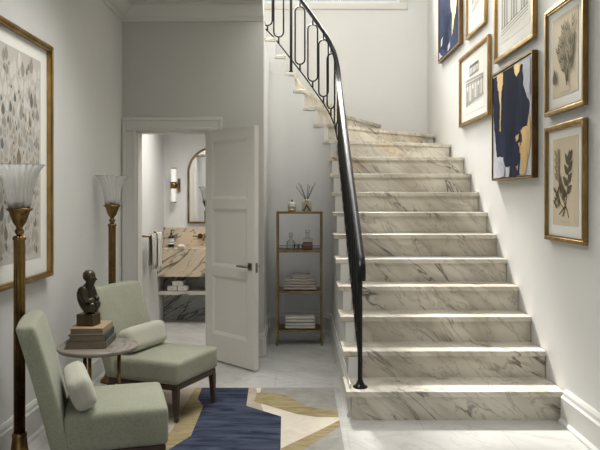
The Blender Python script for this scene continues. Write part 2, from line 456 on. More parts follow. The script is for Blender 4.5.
for z0, z1 in pan:
    b = MB().use(DOORP); b.box(ST, LL-ST, .012, LT-.012, z0, z1)
    for s_ in (0, 1):
        y0 = .0025 if s_ == 0 else LT-.0025
        yi = .012 if s_ == 0 else LT-.012
        m_ = .026
        o_ = [(ST, z0), (LL-ST, z0), (LL-ST, z1), (ST, z1)]; i_ = [(ST+m_, z0+m_), (LL-ST-m_, z0+m_), (LL-ST-m_, z1-m_), (ST+m_, z1-m_)]
        for k in range(4):
            j = (k+1) % 4
            b.poly([(o_[k][0], y0, o_[k][1]), (o_[j][0], y0, o_[j][1]), (i_[j][0], yi, i_[j][1]), (i_[k][0], yi, i_[k][1])])
    b.build('door_panel', parent=leaf, fix=False)
b = MB().use(STEEL); hz = .80
for y0, y1, ys in ((-.008, 0, -.045), (LT, LT+.008, LT+.045)):
    b.box(LL-.075, LL-.03, y0, y1, hz-.028, hz+.028, .003)
    b.tube([(LL-.052, (y0+y1)/2, hz), (LL-.052, ys, hz)], .009)
    b.tube([(LL-.05, ys, hz), (LL-.165, ys, hz)], [.010, .008])
b.build('door_handle', parent=leaf)
MB().use(STEEL).box(LL, LL+.002, .010, LT-.010, hz-.045, hz+.03, .0008).build('latch_plate', parent=leaf)

# ------------------------------------------------------------------ staircase
st = thing('staircase', 'veined marble staircase climbing and turning left beside the picture wall', 'staircase')
SPAN.build('stringer_wall', parent=st)
def tread_poly(n):
    p0, q0 = Vector(P[n]), Vector(Q[n])
    if n <= 9:
        p1, q1 = Vector((P[n][0], Yn(n+1)+.04)), Vector((Q[n][0], Yn(n+1)+.04)); return [p0, q0, q1, p1]
    if n == 10: return [p0, q0, Vector(Q[11])+Vector((0, .02)), Vector(P[11])+Vector((0, .03))]
    if n == 12: return [p0, q0, Vector((Q[12][0], YB-.004)), Vector(Q[13])+Vector((-.03, 0)), Vector(P[13])+Vector((-.03, 0))]
    if n == 18: return [p0, q0, Vector((XL+.01, YB-.004)), Vector((XL+.01, 6.915))]
    return [p0, q0, Vector(Q[n+1])+Vector((-.03 if n > 11 else 0, 0 if n > 11 else .03)), Vector(P[n+1])+Vector((-.02, .01))]
for n in range(1, 19):
    z = Zs(n)
    MB().use(SMARB).prism([(v.x, v.y, z-TH) for v in tread_poly(n)], (0, 0, TH)).build('tread', parent=st, bevel=.004)
    p, q = Vector(P[n]), Vector(Q[n])
    if n == 1: p, q = Vector((SX, 4.137)), Vector((q.x, 4.137))
    elif n <= 10: p, q = Vector((SX, p.y+.022)), Vector((q.x, p.y+.022))
    d = (q-p).normalized(); nn = Vector((-d.y, d.x))
    if n > 10: p = p + d*.03 + nn*.02; q = q + nn*.02 - d*(.004 if n < 13 else .02)
    quad = [p, q, q+nn*.02, p+nn*.02]
    MB().use(SMARB).prism([(v.x, v.y, Zs(n-1)) for v in quad], (0, 0, RISE-TH)).build('riser', parent=st)
# ------------------------------------------------------------------ railing
rl = thing('stair_railing', 'black iron stair railing with elongated loop balusters and moulded handrail', 'railing')
def rz(y): return .965 + .6236*(y-4.27)          # handrail centre on the straight flight
RX = .38
path = [(RX, y, rz(y)) for y in [4.30+.15*i for i in range(17)]] + [(.378, 6.85, 2.635)]
for X_, Y_, Z_ in [(.36, 7.07, 2.83), (.325, 7.135, 2.94), (.275, 7.165, 3.04), (.21, 7.18, 3.13), (.137, 7.18, 3.225), (.06, 7.18, 3.325), (-.01, 7.18, 3.415), (-.1, 7.18, 3.53), (-.2, 7.18, 3.66), (-.35, 7.18, 3.83), (-.6, 7.18, 4.0), (-.9, 7.18, 4.17)]:
    k_ = (Y_-.12)/Y_; path.append((X_*k_, Y_-.12, H+(Z_-H)*k_ + .035*min(1, max(0, (.36-X_)/.3))))
path = [(RX, 4.225, .835), (RX, 4.215, .88), (RX, 4.225, .92), (RX, 4.255, .952)] + path
def smooth_path(pts, k=3):
    out = []
    n = len(pts)
    for i in range(n-1):
        p0, p1, p2, p3 = [Vector(pts[max(0, min(n-1, i+j))]) for j in (-1, 0, 1, 2)]
        for s_ in range(k):
            t = s_/k
            out.append(.5*((2*p1) + (p2-p0)*t + (2*p0-5*p1+4*p2-p3)*t*t + (3*p1-p0-3*p2+p3)*t**3))
    out.append(Vector(pts[-1])); return out
sp = smooth_path(path)
b = MB().use(IRON)
prof = [(-.026, .003), (-.019, .013), (0, .018), (.019, .013), (.026, .003), (.022, -.008), (.012, -.011), (.012, -.020), (-.012, -.020), (-.012, -.011), (-.022, -.008)]
rings = []
for i, p in enumerate(sp):
    t = (sp[min(i+1, len(sp)-1)] - sp[max(i-1, 0)]).normalized()
    side = Vector((t.y, -t.x, 0))
    if side.length < .15: side = Vector((1, 0, 0))
    side.normalize(); side = side if i > 12 or True else side
    if i < 12: side = Vector((1, 0, 0))
    up = side.cross(t).normalized()
    rings.append([p + side*a + up*c for a, c in prof])
b.loft(rings, True, True)
hr = b.build('handrail', parent=rl)
m_ = hr.modifiers.new('e', 'EDGE_SPLIT'); m_.split_angle = radians(50)
# a curve through plan positions for balusters: arc length samples of the handrail
def rail_at(s):
    acc = 0
    for a, c in zip(sp[12:], sp[13:]):
        d = (Vector((c.x, c.y)) - Vector((a.x, a.y))).length
        if acc + d >= s:
            t = (s-acc)/max(d, 1e-6); return a.lerp(c, t), (Vector((c.x-a.x, c.y-a.y, 0))).normalized()
        acc += d
    return None, None
slen = sum((Vector((c.x, c.y)) - Vector((a.x, a.y))).length for a, c in zip(sp[12:], sp[13:]))
def shoe_drop(x, y):                                # how far the bottom rail sits under the handrail
    return .72 if y < 6.8 else .72 + .03*min(1, (y-6.8)/.35)
b = MB().use(IRON); pts = []
s = 0.06
while s < slen-.02:
    p, t = rail_at(s); pts.append((p.x, p.y, p.z-shoe_drop(p.x, p.y))); s += .05
b.tube(pts, .008, 6).build('bottom_rail', parent=rl)
def newel(x, y, z0, z1):
    b = MB().use(IRON)
    b.lathe([(.046, 0), (.046, .008), (.030, .016), (.022, .03), (.015, .045), (.0145, .06), (.0145, z1-z0-.02), (.010, z1-z0)], (x, y, z0), 16)
    b.build('newel_post', parent=rl)
newel(RX-.008, 4.225, Zs(1), .84)
newel(-.092, 7.05, Zs(15), 3.46)
s = .10; centre = []
while s < 2.62: centre.append(s); s += .145
def s_for_x(X):
    q = 2.45
    while q < slen-.05 and rail_at(q)[0].x > X: q += .004
    return q
centre = [c for c in centre if c < 2.5] + [s_for_x(X) for X in (.366, .318, .245, .134, .0, -.217, -.335)]
for s in centre:
    p, t = rail_at(s)
    if p is None: continue
    drop = shoe_drop(p.x, p.y); zb = p.z - drop
    slope = abs(rail_at(s+.02)[0].z - p.z)/.02 if rail_at(s+.02)[0] else .7
    hw = .055 if s < 2.7 else .050
    top, bot = p.z - .045 - slope*hw*.55, zb + .03 + slope*hw*.55
    k = [];
    for a in range(0, 181, 30): k.append((hw*cos(radians(a)), top-hw+hw*sin(radians(a))))
    for a in range(180, 361, 30): k.append((hw*cos(radians(a)), bot+hw+hw*sin(radians(a))))
    b = MB().use(IRON)
    b.tube([(p.x+t.x*u, p.y+t.y*u, z) for u, z in k], .0085, 6, closed=True)
    b.tube([(p.x, p.y, top-.005), (p.x, p.y, p.z-.015)], .007, 6).tube([(p.x, p.y, zb), (p.x, p.y, bot+.005)], .009, 6)
    b.build('baluster', parent=rl)

# ------------------------------------------------------------------ pictures
def frame_part(b, W, Ht, w, dep, lip=.006):
    """picture frame in local x (width) / z (height); y=0 is the wall, -y towards the room"""
    for (x0, x1, z0, z1) in ((0, W, 0, w), (0, W, Ht-w, Ht), (0, w, w, Ht-w), (W-w, W, w, Ht-w)):
        b.box(x0, x1, -dep, -.001, z0, z1, .003)
    # stepped inner fillet
    a = w; c = w+.010
    for (x0, x1, z0, z1) in ((a, W-a, a, c), (a, W-a, Ht-c, Ht-a), (a, c, c, Ht-c), (W-c, W-a, c, Ht-c)):
        b.box(x0, x1, -dep+.008, -.002, z0, z1)
    return b
def ribbon(b, pts, w, y):
    pts = [Vector(p) for p in pts]
    ws = w if isinstance(w, (list, tuple)) else [w]*len(pts)
    for i in range(len(pts)-1):
        a, c = pts[i], pts[i+1]; d = c-a
        if d.length < 1e-6: continue
        n = Vector((-d.y, d.x)).normalized()
        b.poly([(a.x-n.x*ws[i]/2, y, a.y-n.y*ws[i]/2), (c.x-n.x*ws[i+1]/2, y, c.y-n.y*ws[i+1]/2), (c.x+n.x*ws[i+1]/2, y, c.y+n.y*ws[i+1]/2), (a.x+n.x*ws[i]/2, y, a.y+n.y*ws[i]/2)])
def leafp(b, x, z, ang, L, w, y, lob=0):
    up = []; dn = []
    N = 9
    for i in range(N+1):
        t = i/N; ww = w*sin(pi*t**.75)*(1 + lob*sin(t*18))
        up.append((t*L, ww/2)); dn.append((t*L, -ww/2))
    pts = up + dn[::-1][1:-1]
    ca, sa = cos(ang), sin(ang)
    b.poly([(x+p*ca-q*sa, y, z+p*sa+q*ca) for p, q in pts])
def picture(name, label, cat, wall, d0, d1, z0, z1, group=None):
    """d0 = far, d1 = near distance along the wall"""
    if wall == 'R': o = thing(name, label, cat, (XR-.002, d0, z0), -pi/2, group)
    else: o = thing(name, label, cat, (XL+.002, d1, z0), pi/2, group)
    return o, abs(d0-d1), z1-z0
def rectpoly(b, x0, x1, z0, z1, y): b.poly([(x0, y, z0), (x1, y, z0), (x1, y, z1), (x0, y, z1)])
def mat_part(o, W, Ht, w, y=-.012, m=MATB):
    MB().use(m).box(w, W-w, y, -.002, w, Ht-w).build('mat_board', parent=o)

# botanical plates
def botanical(o, W, Ht, fw, kind, dep=.030):
    frame_part(MB().use(GILT), W, Ht, fw, dep).build('picture_frame', parent=o)
    mat_part(o, W, Ht, fw)
    mx, mz = .105*W/.6, .10
    b = MB().use(PAPERT).box(mx, W-mx, -.0135, -.012, mz, Ht-mz*.85)
    x0, x1, h0, h1 = mx, W-mx, mz, Ht-mz*.85
    w, h = x1-x0, h1-h0
    def U(u, v): return (x0+u*w, h0+v*h)
    y = -.0145
    rr = random.Random(kind*11+3)
    if kind == 0:                       # leafy twigs from one stock
        b.use(LEAF)
        ribbon(b, [U(.42, .10), U(.50, .17), U(.55, .27), U(.62, .45), U(.66, .66)], [.018, .018, .014, .010, .006], y)
        ribbon(b, [U(.66, .09), U(.60, .17), U(.53, .22)], [.010, .012, .012], y)
        ribbon(b, [U(.28, .12), U(.40, .17), U(.52, .22)], [.008, .012, .012], y)
        ribbon(b, [U(.52, .23), U(.35, .34), U(.26, .50), U(.22, .80)], [.010, .008, .006, .004], y)
        ribbon(b, [U(.48, .18), U(.32, .26), U(.20, .40)], [.007, .005, .004], y)
        yy = y
        for t, (u, v) in enumerate([(.58, .33), (.61, .45), (.64, .57), (.66, .68)]):
            for sgn in (-1, 1):
                yy -= .0002
                x, z = U(u, v); leafp(b, x, z + .018*(sgn > 0), pi/2 - sgn*(1.0-.12*t), .092, .044, yy, .10)
        yy -= .0002; x, z = U(.67, .66); leafp(b, x, z+.01, pi/2-.1, .095, .044, yy, .10)
        x, z = U(.38, .36); leafp(b, x, z, pi/2+.25, .13, .05, yy-.0003, .06); x, z = U(.47, .27); leafp(b, x, z, pi/2+.1, .11, .042, yy-.0006, .06)
        b.use(LEAF2)
        for k in range(22):
            u, v = .21+.03*sin(k*2.1), .52+.32*k/22
            x, z = U(u, v); leafp(b, x, z, pi/2+(-1)**k*.8, .045, .026, yy-.0008-.00005*k)
        b.use(LEAF)
        for k in range(12):
            x, z = U(.20+.05*sin(k*2.4), .20+.22*k/12); leafp(b, x, z, pi/2+(-1)**k*.9, .045, .022, yy-.002-.00005*k)
    else:                               # a spray of slender grey foliage, two fruits
        b.use(LEAF2)
        base = U(.60, .16)
        yy = y
        for k, (u, v) in enumerate([(.22, .62), (.34, .74), (.45, .86), (.58, .88), (.70, .74), (.82, .66), (.86, .90)]):
            tip = U(u, v); mid = (base[0]*.5+tip[0]*.5 + (.03 if u > .5 else -.02), base[1]*.45+tip[1]*.55)
            ribbon(b, [base, mid, tip], [.009, .006, .003], yy); yy -= .0002
            for t in range(3, 11):
                f = t/11; px = base[0]*(1-f)+tip[0]*f + (mid[0]-(base[0]+tip[0])/2)*4*f*(1-f)*.5; pz = base[1]*(1-f)+tip[1]*f
                ang = math.atan2(tip[1]-base[1], tip[0]-base[0])
                for sg in (-1, 1):
                    b.use(LEAF if (t+k) % 3 == 0 else LEAF2); leafp(b, px, pz, ang+sg*.5, .062, .0125, yy); yy -= .00004
        b.use(LEAF); x, z = U(.12, .16); leafp(b, x, z, pi/2, .10, .055, yy-.0003)
        ribbon(b, [U(.62, .10), base, U(.52, .40)], [.014, .016, .010], yy-.0004)
        ribbon(b, [U(.80, .22), U(.84, .42)], .004, yy); ribbon(b, [U(.90, .24), U(.88, .40)], .004, yy)
    b.use(INKL); ribbon(b, [U(.32, .045), U(.70, .045)], .006, y)
    b.build('botanical_print', parent=o)
pg = None
p, W, Ht = picture('framed_print', 'gilt framed botanical plate with broad dark leaves, hung lowest on the stair wall', 'picture', 'R', 4.405, 3.80, 1.08, 1.795)
botanical(p, W, Ht, .023, 0)
p, W, Ht = picture('framed_print', 'gilt framed botanical plate of slender grey-green foliage, directly above the broad-leaf plate', 'picture', 'R', 4.405, 3.80, 1.865, 2.54)
botanical(p, W, Ht, .023, 1)
p, W, Ht = picture('framed_print', 'small gilt framed sketch hung highest, between a blue canvas and the arcade drawing', 'picture', 'R', 6.50, 5.84, 2.845, 3.75)
frame_part(MB().use(GILT), W, Ht, .026, .03).build('picture_frame', parent=p); mat_part(p, W, Ht, .026)
b = MB().use(PAPERC).box(.13, W-.13, -.0135, -.012, .13, Ht-.12)
b.use(INK); y = -.0146
for k in range(8):
    x = .2+.035*k; ribbon(b, [(x, .26+.02*(k % 3)), (x+.02*sin(k), .60+.03*(k % 4))], .008, y); leafp(b, x, .27+.05*k, 1.2+.3*sin(k), .08, .02, y-.0003-.0001*k)
b.use(INKL)
for k in range(7): leafp(b, .22+.04*k, .2+.01*k, 1.9+.2*k, .06, .016, y-.002-.0001*k)
b.build('sketch_print', parent=p)

def temple(b, x0, x1, z0, z1, y, ncol, persp, rr):
    """columns, entablature, steps and hatching drawn in fine ribbons"""
    w, h = x1-x0, z1-z0
    def U(u, v): return (x0+u*w, z0 + h*(.5+(v-.5)*(1-persp*(u))))
    b.use(INK)
    for v in (.02, .06, .10, .70, .75, .78, .86, .90): ribbon(b, [U(0, v), U(1, v)], .007, y)
    for k in range(ncol):
        u = .04 + .92*k/(ncol-1)
        b.use(INKL); b.poly([(U(u-.022, .1)[0], y+.0002, U(u-.022, .1)[1]), (U(u+.022, .1)[0], y+.0002, U(u+.022, .1)[1]), (U(u+.018, .7)[0], y+.0002, U(u+.018, .7)[1]), (U(u-.018, .7)[0], y+.0002, U(u-.018, .7)[1])])
        b.use(INK)
        for du in (-.024, .008, .016, .024): ribbon(b, [U(u+du, .10), U(u+du*.85, .70)], .005, y-.0002)
        ribbon(b, [U(u-.035, .70), U(u+.035, .70)], .014, y-.0003); ribbon(b, [U(u-.035, .11), U(u+.035, .11)], .012, y-.0003)
    for k in range(ncol-1):
        u = .04 + .92*(k+.5)/(ncol-1)
        if k % 2 == 0:
            b.use(INK); b.poly([(U(u-.03, .1)[0], y+.0001, U(u-.03, .1)[1]), (U(u+.03, .1)[0], y+.0001, U(u+.03, .1)[1]), (U(u+.03, .48)[0], y+.0001, U(u+.03, .48)[1]), (U(u, .55)[0], y+.0001, U(u, .55)[1]), (U(u-.03, .48)[0], y+.0001, U(u-.03, .48)[1])])
        else:
            b.use(INKL)
            for q in range(8): ribbon(b, [U(u-.03, .14+.06*q), U(u+.03, .17+.06*q)], .004, y)
    b.use(INKL)
    for k in range(34):
        u = k/34; ribbon(b, [U(u, .79), U(u+.02, .855)], .004, y)
        if k % 2: ribbon(b, [U(u, -.02-.10*rr.random()), U(u+.06, -.02-.02*rr.random())], .004, y)
p, W, Ht = picture('framed_print', 'gilt framed line drawing of a classical gateway, left of the navy and gold canvas', 'picture', 'R', 6.77, 5.72, 2.04, 2.72)
frame_part(MB().use(GILT), W, Ht, .026, .032).build('picture_frame', parent=p); mat_part(p, W, Ht, .026)
b = MB().use(PAPERC).box(.16, W-.16, -.0135, -.012, .10, Ht-.09)
rr = random.Random(4)
temple(b, .22, W-.20, .17, .45, -.0146, 7, .25, rr)
b.use(INK); temple(b, .36, W-.36, .44, .55, -.0148, 4, .1, rr)
b.build('gateway_print', parent=p)
p, W, Ht = picture('framed_print', 'gilt framed drawing of a columned arcade, above the navy and gold canvas', 'picture', 'R', 5.54, 4.61, 2.43, 3.45)
frame_part(MB().use(GILT), W, Ht, .027, .034).build('picture_frame', parent=p); mat_part(p, W, Ht, .027)
b = MB().use(PAPERC).box(.12, W-.12, -.0135, -.012, .13, Ht-.13)
temple(b, .15, W-.15, .18, .78, -.0146, 6, .15, random.Random(9))
b.build('arcade_print', parent=p)

def blob(b, pts, y, rough, rr, N=5):
    out = []
    n = len(pts)
    for i in range(n):
        a, c = Vector(pts[i]), Vector(pts[(i+1) % n])
        for k in range(N):
            q = a.lerp(c, k/N); q += Vector((rr.uniform(-1, 1), rr.uniform(-1, 1)))*rough
            out.append((q.x, y, q.y))
    b.poly(out)
def canvas(o, W, Ht, shapes, bg, dep=.040):
    w = .014
    b = MB().use(SIDEGILT)
    for (x0, x1, z0, z1) in ((0, W, 0, w), (0, W, Ht-w, Ht), (0, w, w, Ht-w), (W-w, W, w, Ht-w)): b.box(x0, x1, -dep, -.001, z0, z1)
    b.use(GILT)
    for (x0, x1, z0, z1) in ((0, W, 0, w), (0, W, Ht-w, Ht), (0, w, w, Ht-w), (W-w, W, w, Ht-w)): b.box(x0, x1, -dep-.002, -dep, z0, z1)
    b.build('float_frame', parent=o)
    b = MB().use(bg).box(w+.006, W-w-.006, -dep+.006, -.004, w+.006, Ht-w-.006)
    rr = random.Random(21); y = -dep+.005
    g = w+.008
    for m_, pts, rough in shapes:
        b.use(m_)
        q = [(min(W-g, max(g, u*W)), min(Ht-g, max(g, v*Ht))) for u, v in pts]
        blob(b, q, y, rough, rr); y -= .0006
    b.build('painted_canvas', parent=o)
p, W, Ht = picture('abstract_canvas', 'navy and gold abstract canvas with pale corners, in the middle of the stair wall', 'painting', 'R', 5.57, 4.60, 1.483, 2.345)
canvas(p, W, Ht, [
    (NAVY, [(.03, .96), (.60, .985), (.78, .93), (.80, .75), (.93, .60), (.90, .42), (.78, .33), (.70, .05), (.55, .03), (.50, .12), (.36, .11), (.30, .20), (.12, .22), (.08, .40), (.03, .60)], .008),
    (NAVY, [(.50, .22), (.62, .25), (.72, .02), (.45, .02)], .006),
    (GOLDL, [(.14, .965), (.30, .97), (.30, .86), (.26, .80), (.25, .62), (.24, .45), (.21, .45), (.22, .66), (.19, .80), (.16, .85)], .008),
    (GOLDL, [(.58, .975), (.74, .95), (.70, .88), (.64, .86), (.60, .90)], .008),
    (GOLDL, [(.93, .52), (.96, .30), (.90, .15), (.84, .03), (.72, .03), (.76, .14), (.72, .25), (.78, .33), (.74, .40), (.88, .42)], .010),
    (GOLDL, [(.62, .36), (.70, .37), (.69, .33), (.64, .32)], .008), (GOLDL, [(.68, .30), (.74, .30), (.72, .26)], .006), (GOLDL, [(.64, .10), (.69, .12), (.68, .07)], .006),
    (LAV, [(.80, .95), (.95, .95), (.95, .64), (.86, .70), (.82, .80)], .012),
    (LAV, [(.05, .03), (.34, .03), (.36, .10), (.20, .16), (.05, .20)], .012),
], LAV)
p, W, Ht = picture('abstract_canvas', 'blue abstract canvas with a gold streak, farthest up the stairs near the corner', 'painting', 'R', 7.73, 6.71, 2.865, 4.05)
canvas(p, W, Ht, [
    (NAVY, [(.05, .60), (.5, .55), (.9, .62), (.9, .95), (.05, .95)], .02),
    (NAVY, [(.12, .12), (.36, .06), (.55, .10), (.50, .20), (.20, .24)], .02),
    (GOLDL, [(.62, .62), (.86, .60), (.90, .45), (.82, .30), (.70, .16), (.64, .13), (.68, .28), (.62, .40)], .014),
    (NAVY, [(.15, .16), (.62, .36), (.60, .31), (.28, .12)], .01),
    (LAV, [(.14, .19), (.23, .21), (.20, .15), (.13, .13)], .008),
    (LAV, [(.05, .03), (.22, .03), (.10, .075), (.05, .10)], .01),
    (LAV, [(.50, .08), (.58, .10), (.60, .05), (.48, .03)], .008),
], BLUE)

# large framed picture on the left wall
p, W, Ht = picture('framed_print', 'large gilt framed print of scattered grey pressed leaves on the left wall, behind the lamp', 'picture', 'L', 4.06, 2.85, .885, 2.24)
b = MB().use(GILT); frame_part(b, W, Ht, .018, .045).build('picture_frame', parent=p)
mat_part(p, W, Ht, .018, -.012)
x0, x1, h0, h1 = .11, W-.125, .12, Ht-.11
b = MB().use(PAPERG).box(x0, x1, -.0135, -.012, h0, h1)
rr = random.Random(5); y = -.0144
placed = []; tries = 0
while len(placed) < 1100 and tries < 26000:
    tries += 1
    v = rr.random(); u = rr.random()
    d = 1 if v < .60 else .65
    if rr.random() > d: continue
    L = (rr.uniform(.05, .10) if tries < 3500 else rr.uniform(.022, .06)); w = L*rr.uniform(.42, .66)
    x, z = x0+.03+u*(x1-x0-.06), h0+.02+v*(h1-h0-.10)
    if any(abs(x-a)*1.15 < (w+c)/2*1.02 and abs(z+L/2-e-f/2) < (L+f)/2*.93 for a, e, f, c in placed): continue
    placed.append((x, z, L, w))
    top = v > .66
    k = rr.random()
    b.use(COLS[4] if top and k < .62 else COLS[0] if k < .38 else COLS[2] if k < .62 else COLS[1] if k < .84 else COLS[3] if k < .92 else COLS[5])
    leafp(b, x, z, pi/2+rr.uniform(-.25, .25), L, w, y)
b.build('pressed_leaf_print', parent=p)

# ------------------------------------------------------------------ lamps
def torchiere(x, y, label):
    o = thing('torchiere_floor_lamp', label, 'floor lamp', (x, y, 0), 0, None)
    MB().use(BRASS).lathe([(.085, 0), (.085, .012), (.078, .022), (.060, .035), (.050, .06), (.040, .11), (.034, .165), (.036, .178), (.034, .186), (.026, .19)], seg=28).build('base', parent=o)
    MB().use(BRASS).lathe([(.0255, .186), (.0255, 1.135), (.030, 1.140), (.030, 1.150), (.024, 1.158)], seg=72, flute=.08, nf=12).build('pole', parent=o)
    MB().use(BRASS).lathe([(.016, 1.155), (.014, 1.165), (.023, 1.175), (.023, 1.185), (.014, 1.195), (.018, 1.205), (.032, 1.225), (.042, 1.255), (.050, 1.278), (.060, 1.285), (.062, 1.293), (.050, 1.296)], seg=32).build('cup', parent=o)
    MB().use(BRASS).lathe([(.024, 1.294), (.024, 1.325), (.020, 1.327)], seg=48, flute=.06, nf=14).build('gallery', parent=o)
    prof = [(.052, 1.297), (.056, 1.33), (.062, 1.38), (.072, 1.43), (.088, 1.475), (.106, 1.502), (.116, 1.510)]
    b = MB().use(SHADEG)
    rings = [];
    full = prof + [(r-.0045, z-.001) for r, z in reversed(prof)]
    seg = 120
    for r, z in full:
        k = .06*min(1, (z-1.29)/.05)
        rings.append([(r*(1+k*cos(20*2*pi*i/seg))*cos(2*pi*i/seg), r*(1+k*cos(20*2*pi*i/seg))*sin(2*pi*i/seg), z) for i in range(seg)])
    rings.append(rings[0])
    b.loft(rings, False, True); bmesh.ops.remove_doubles(b.bm, verts=b.bm.verts, dist=1e-6)
    b.build('glass_shade', parent=o)
torchiere(-1.385, 3.372, 'brass floor lamp with fluted glass shade, in front of the large print')
torchiere(-1.380, 5.018, 'brass floor lamp with fluted glass shade beside the bathroom door casing')

# ------------------------------------------------------------------ chairs
def chair(x, y, rz_, label, zb, ln):
    o = thing('slipper_chair', label, 'chair', (x, y, RUGZ), rz_)
    def crown(p):
        q = p.copy()
        if p.z > .30:
            q.z += .012*max(0, cos(p.y/.245*pi/2))*max(0, cos((p.x-.04)/.30*pi/2))
        q.x += 0.0
        return q
    b = MB().use(SAGE); b.rbox(-.20, .262, -.245, .245, .0+zb, .360, .024, crown, 10); b.build('seat', parent=o)
    def lean(p):
        t = (p.z-.226)/.545; q = p.copy(); q.x -= ln*t + .02*t*t
        q.x -= .010*cos(p.y/.245*pi/2)*t; return q
    b = MB().use(SAGE); b.rbox(-.262, -.176, -.245, .245, zb, .765, .020, lean, 10); b.build('backrest', parent=o)
    b = MB().use(WALNUT)
    b.box(-.25, .25, -.232, -.205, zb-.034, zb-.0005, .004).box(-.25, .25, .205, .232, zb-.034, zb-.0005, .004).box(.222, .25, -.205, .205, zb-.034, zb-.0005, .004).box(-.25, -.222, -.205, .205, zb-.034, zb-.0005, .004)
    b.box(-.222, .222, -.205, .205, zb-.02, zb-.002)
    b.build('seat_frame', parent=o)
    for sx in (1, -1):
        for sy in (1, -1):
            cx, cy = sx*.232, sy*.215
            b = MB().use(WALNUT); rings = []
            for z, h in ((zb-.03, .019), (.10, .0155), (0.004, .0105)):
                dx = -.045*(1-z/.2) if sx < 0 else .006*(1-z/.2); dy = sy*.004*(1-z/.2)
                rings.append([(cx+dx+a*h, cy+dy+c*h, z) for a, c in ((-1, -1), (1, -1), (1, 1), (-1, 1))])
            rings[-1] = [(px, py, 0.0) for px, py, pz in rings[-1]]
            b.loft(rings, True, False); b.build('leg', parent=o, bevel=.002)
    return o
RUGZ = .0125
A1, A2 = radians(16), radians(-22.5)
C1, C2 = (-.928, 3.333), (-.870, 4.348)
chair(C1[0], C1[1], A1, 'sage green slipper chair nearest the viewer, in front of the round table', .185, .125)
chair(C2[0], C2[1], A2, 'sage green slipper chair beyond the round table, near the open white door', .222, .155)
def pillow(c, a, lx, ly, label, yaw=0, tilt=-16):
    o = MB().use(PILLOW)
    def bulge(p):
        t = p.y/.20; q = p.copy(); k = 1 - .06*abs(t)**4
        q.x *= k; q.z *= k; return q
    o.rbox(-.055, .055, -.20, .20, -.078, .078, .040, bulge, 12)
    # seam ring on each end
    b = o.build('lumbar_pillow')
    M = Matrix.Translation((c[0], c[1], 0)) @ Matrix.Rotation(a, 4, 'Z') @ Matrix.Translation((lx, ly, RUGZ+.360+.086)) @ Matrix.Rotation(yaw, 4, 'Z') @ Matrix.Rotation(radians(tilt), 4, 'Y')
    b.matrix_world = M
    return tag(b, label, 'pillow')
pillow(C1, A1, -.140, -.055, 'pale lumbar pillow on the nearest slipper chair', radians(6), -22)
pillow(C2, A2, -.142, -.01, 'pale lumbar pillow on the slipper chair beside the open door')

# ------------------------------------------------------------------ table, books, sculpture
TX, TY, TZ = -1.133, 3.83, .508
t = thing('side_table', 'round stone topped side table on thin brass legs between the two green chairs', 'table', (TX, TY, RUGZ))
MB().use(TTOP).lathe([(.195, TZ-.026), (.212, TZ-.024), (.220, TZ-.014), (.220, TZ-.006), (.216, TZ), (.10, TZ)], seg=48).build('tabletop', parent=t)
for a in (250, 10, 130):
    x, y = .115*cos(radians(a)), .115*sin(radians(a))
    MB().use(BRASS).lathe([(.011, .012), (.011, TZ-.026)], (x, y, 0), 14).build('leg', parent=t)
MB().use(BRASS).lathe([(.15, 0), (.15, .008), (.145, .012), (.02, .012)], seg=36).build('base_ring', parent=t)
def book(cx, cy, z, w, d, h, rz_, cover, label):
    o = thing('book', label, 'book', (cx, cy, z), rz_, None)
    b = MB().use(cover); c = .004
    b.box(-w/2, w/2, -d/2, d/2, 0, c, .001).box(-w/2, w/2, -d/2, d/2, h-c, h, .001).box(w/2-c, w/2, -d/2, d/2, c, h-c)
    b.build('cover', parent=o)
    MB().use(PAGES).box(-w/2+.008, w/2-c-.0005, -d/2+.007, d/2-.007, c, h-c).build('pages', parent=o)
rz0 = radians(4)
book(-1.182, 3.86, RUGZ+TZ+.0005, .225, .275, .038, rz0, BK3, 'taupe hardback book at the bottom of the pile on the side table')
book(-1.178, 3.862, RUGZ+TZ+.039, .205, .26, .035, rz0+.03, BK2, 'teal hardback book in the middle of the pile on the side table')
book(-1.180, 3.865, RUGZ+TZ+.0745, .185, .245, .035, rz0-.02, BK1, 'tan hardback book topmost on the pile, under the bronze figure')
SZ = RUGZ + TZ + .110
sc = thing('bronze_sculpture', 'dark bronze crouching figure on a square block, standing on the pile of books', 'sculpture', (-1.192, 3.85, SZ), radians(-10))
MB().use(BLOCK).box(-.050, .050, -.046, .046, .0045, .066, .003).use(SIDEGILT).box(-.0505, .0505, -.0465, .0465, .0, .0045).build('block', parent=sc)
def skin_body(name, verts, edges, rad, parent, m, root=0, sub=2):
    me = bpy.data.meshes.new(name); me.from_pydata(verts, edges, []); me.materials.append(m)
    o = bpy.data.objects.new(name, me); C.objects.link(o); o.parent = parent
    md = o.modifiers.new('skin', 'SKIN'); md.use_smooth_shade = True
    sk = me.skin_vertices[0].data
    for i, r in enumerate(rad): sk[i].radius = (r, r) if not isinstance(r, tuple) else r
    sk[root].use_root = True
    s_ = o.modifiers.new('sub', 'SUBSURF'); s_.levels = sub; s_.render_levels = sub
    return o
V = [(-.014, 0, .098), (-.026, 0, .140), (-.024, 0, .182), (-.006, 0, .206), (.004, 0, .220), (.010, 0, .236), (.016, 0, .258), (.014, 0, .280)]
Rd = [(.052, .048), (.052, .046), (.056, .046), (.038, .038), (.025, .025), (.027, .026), (.035, .032), (.027, .026)]
E = [(0, 1), (1, 2), (2, 3), (3, 4), (4, 5), (5, 6), (6, 7)]
def limb(start, pts, rs):
    prev = start
    for p, r in zip(pts, rs): V.append(p); Rd.append(r); E.append((prev, len(V)-1)); prev = len(V)-1
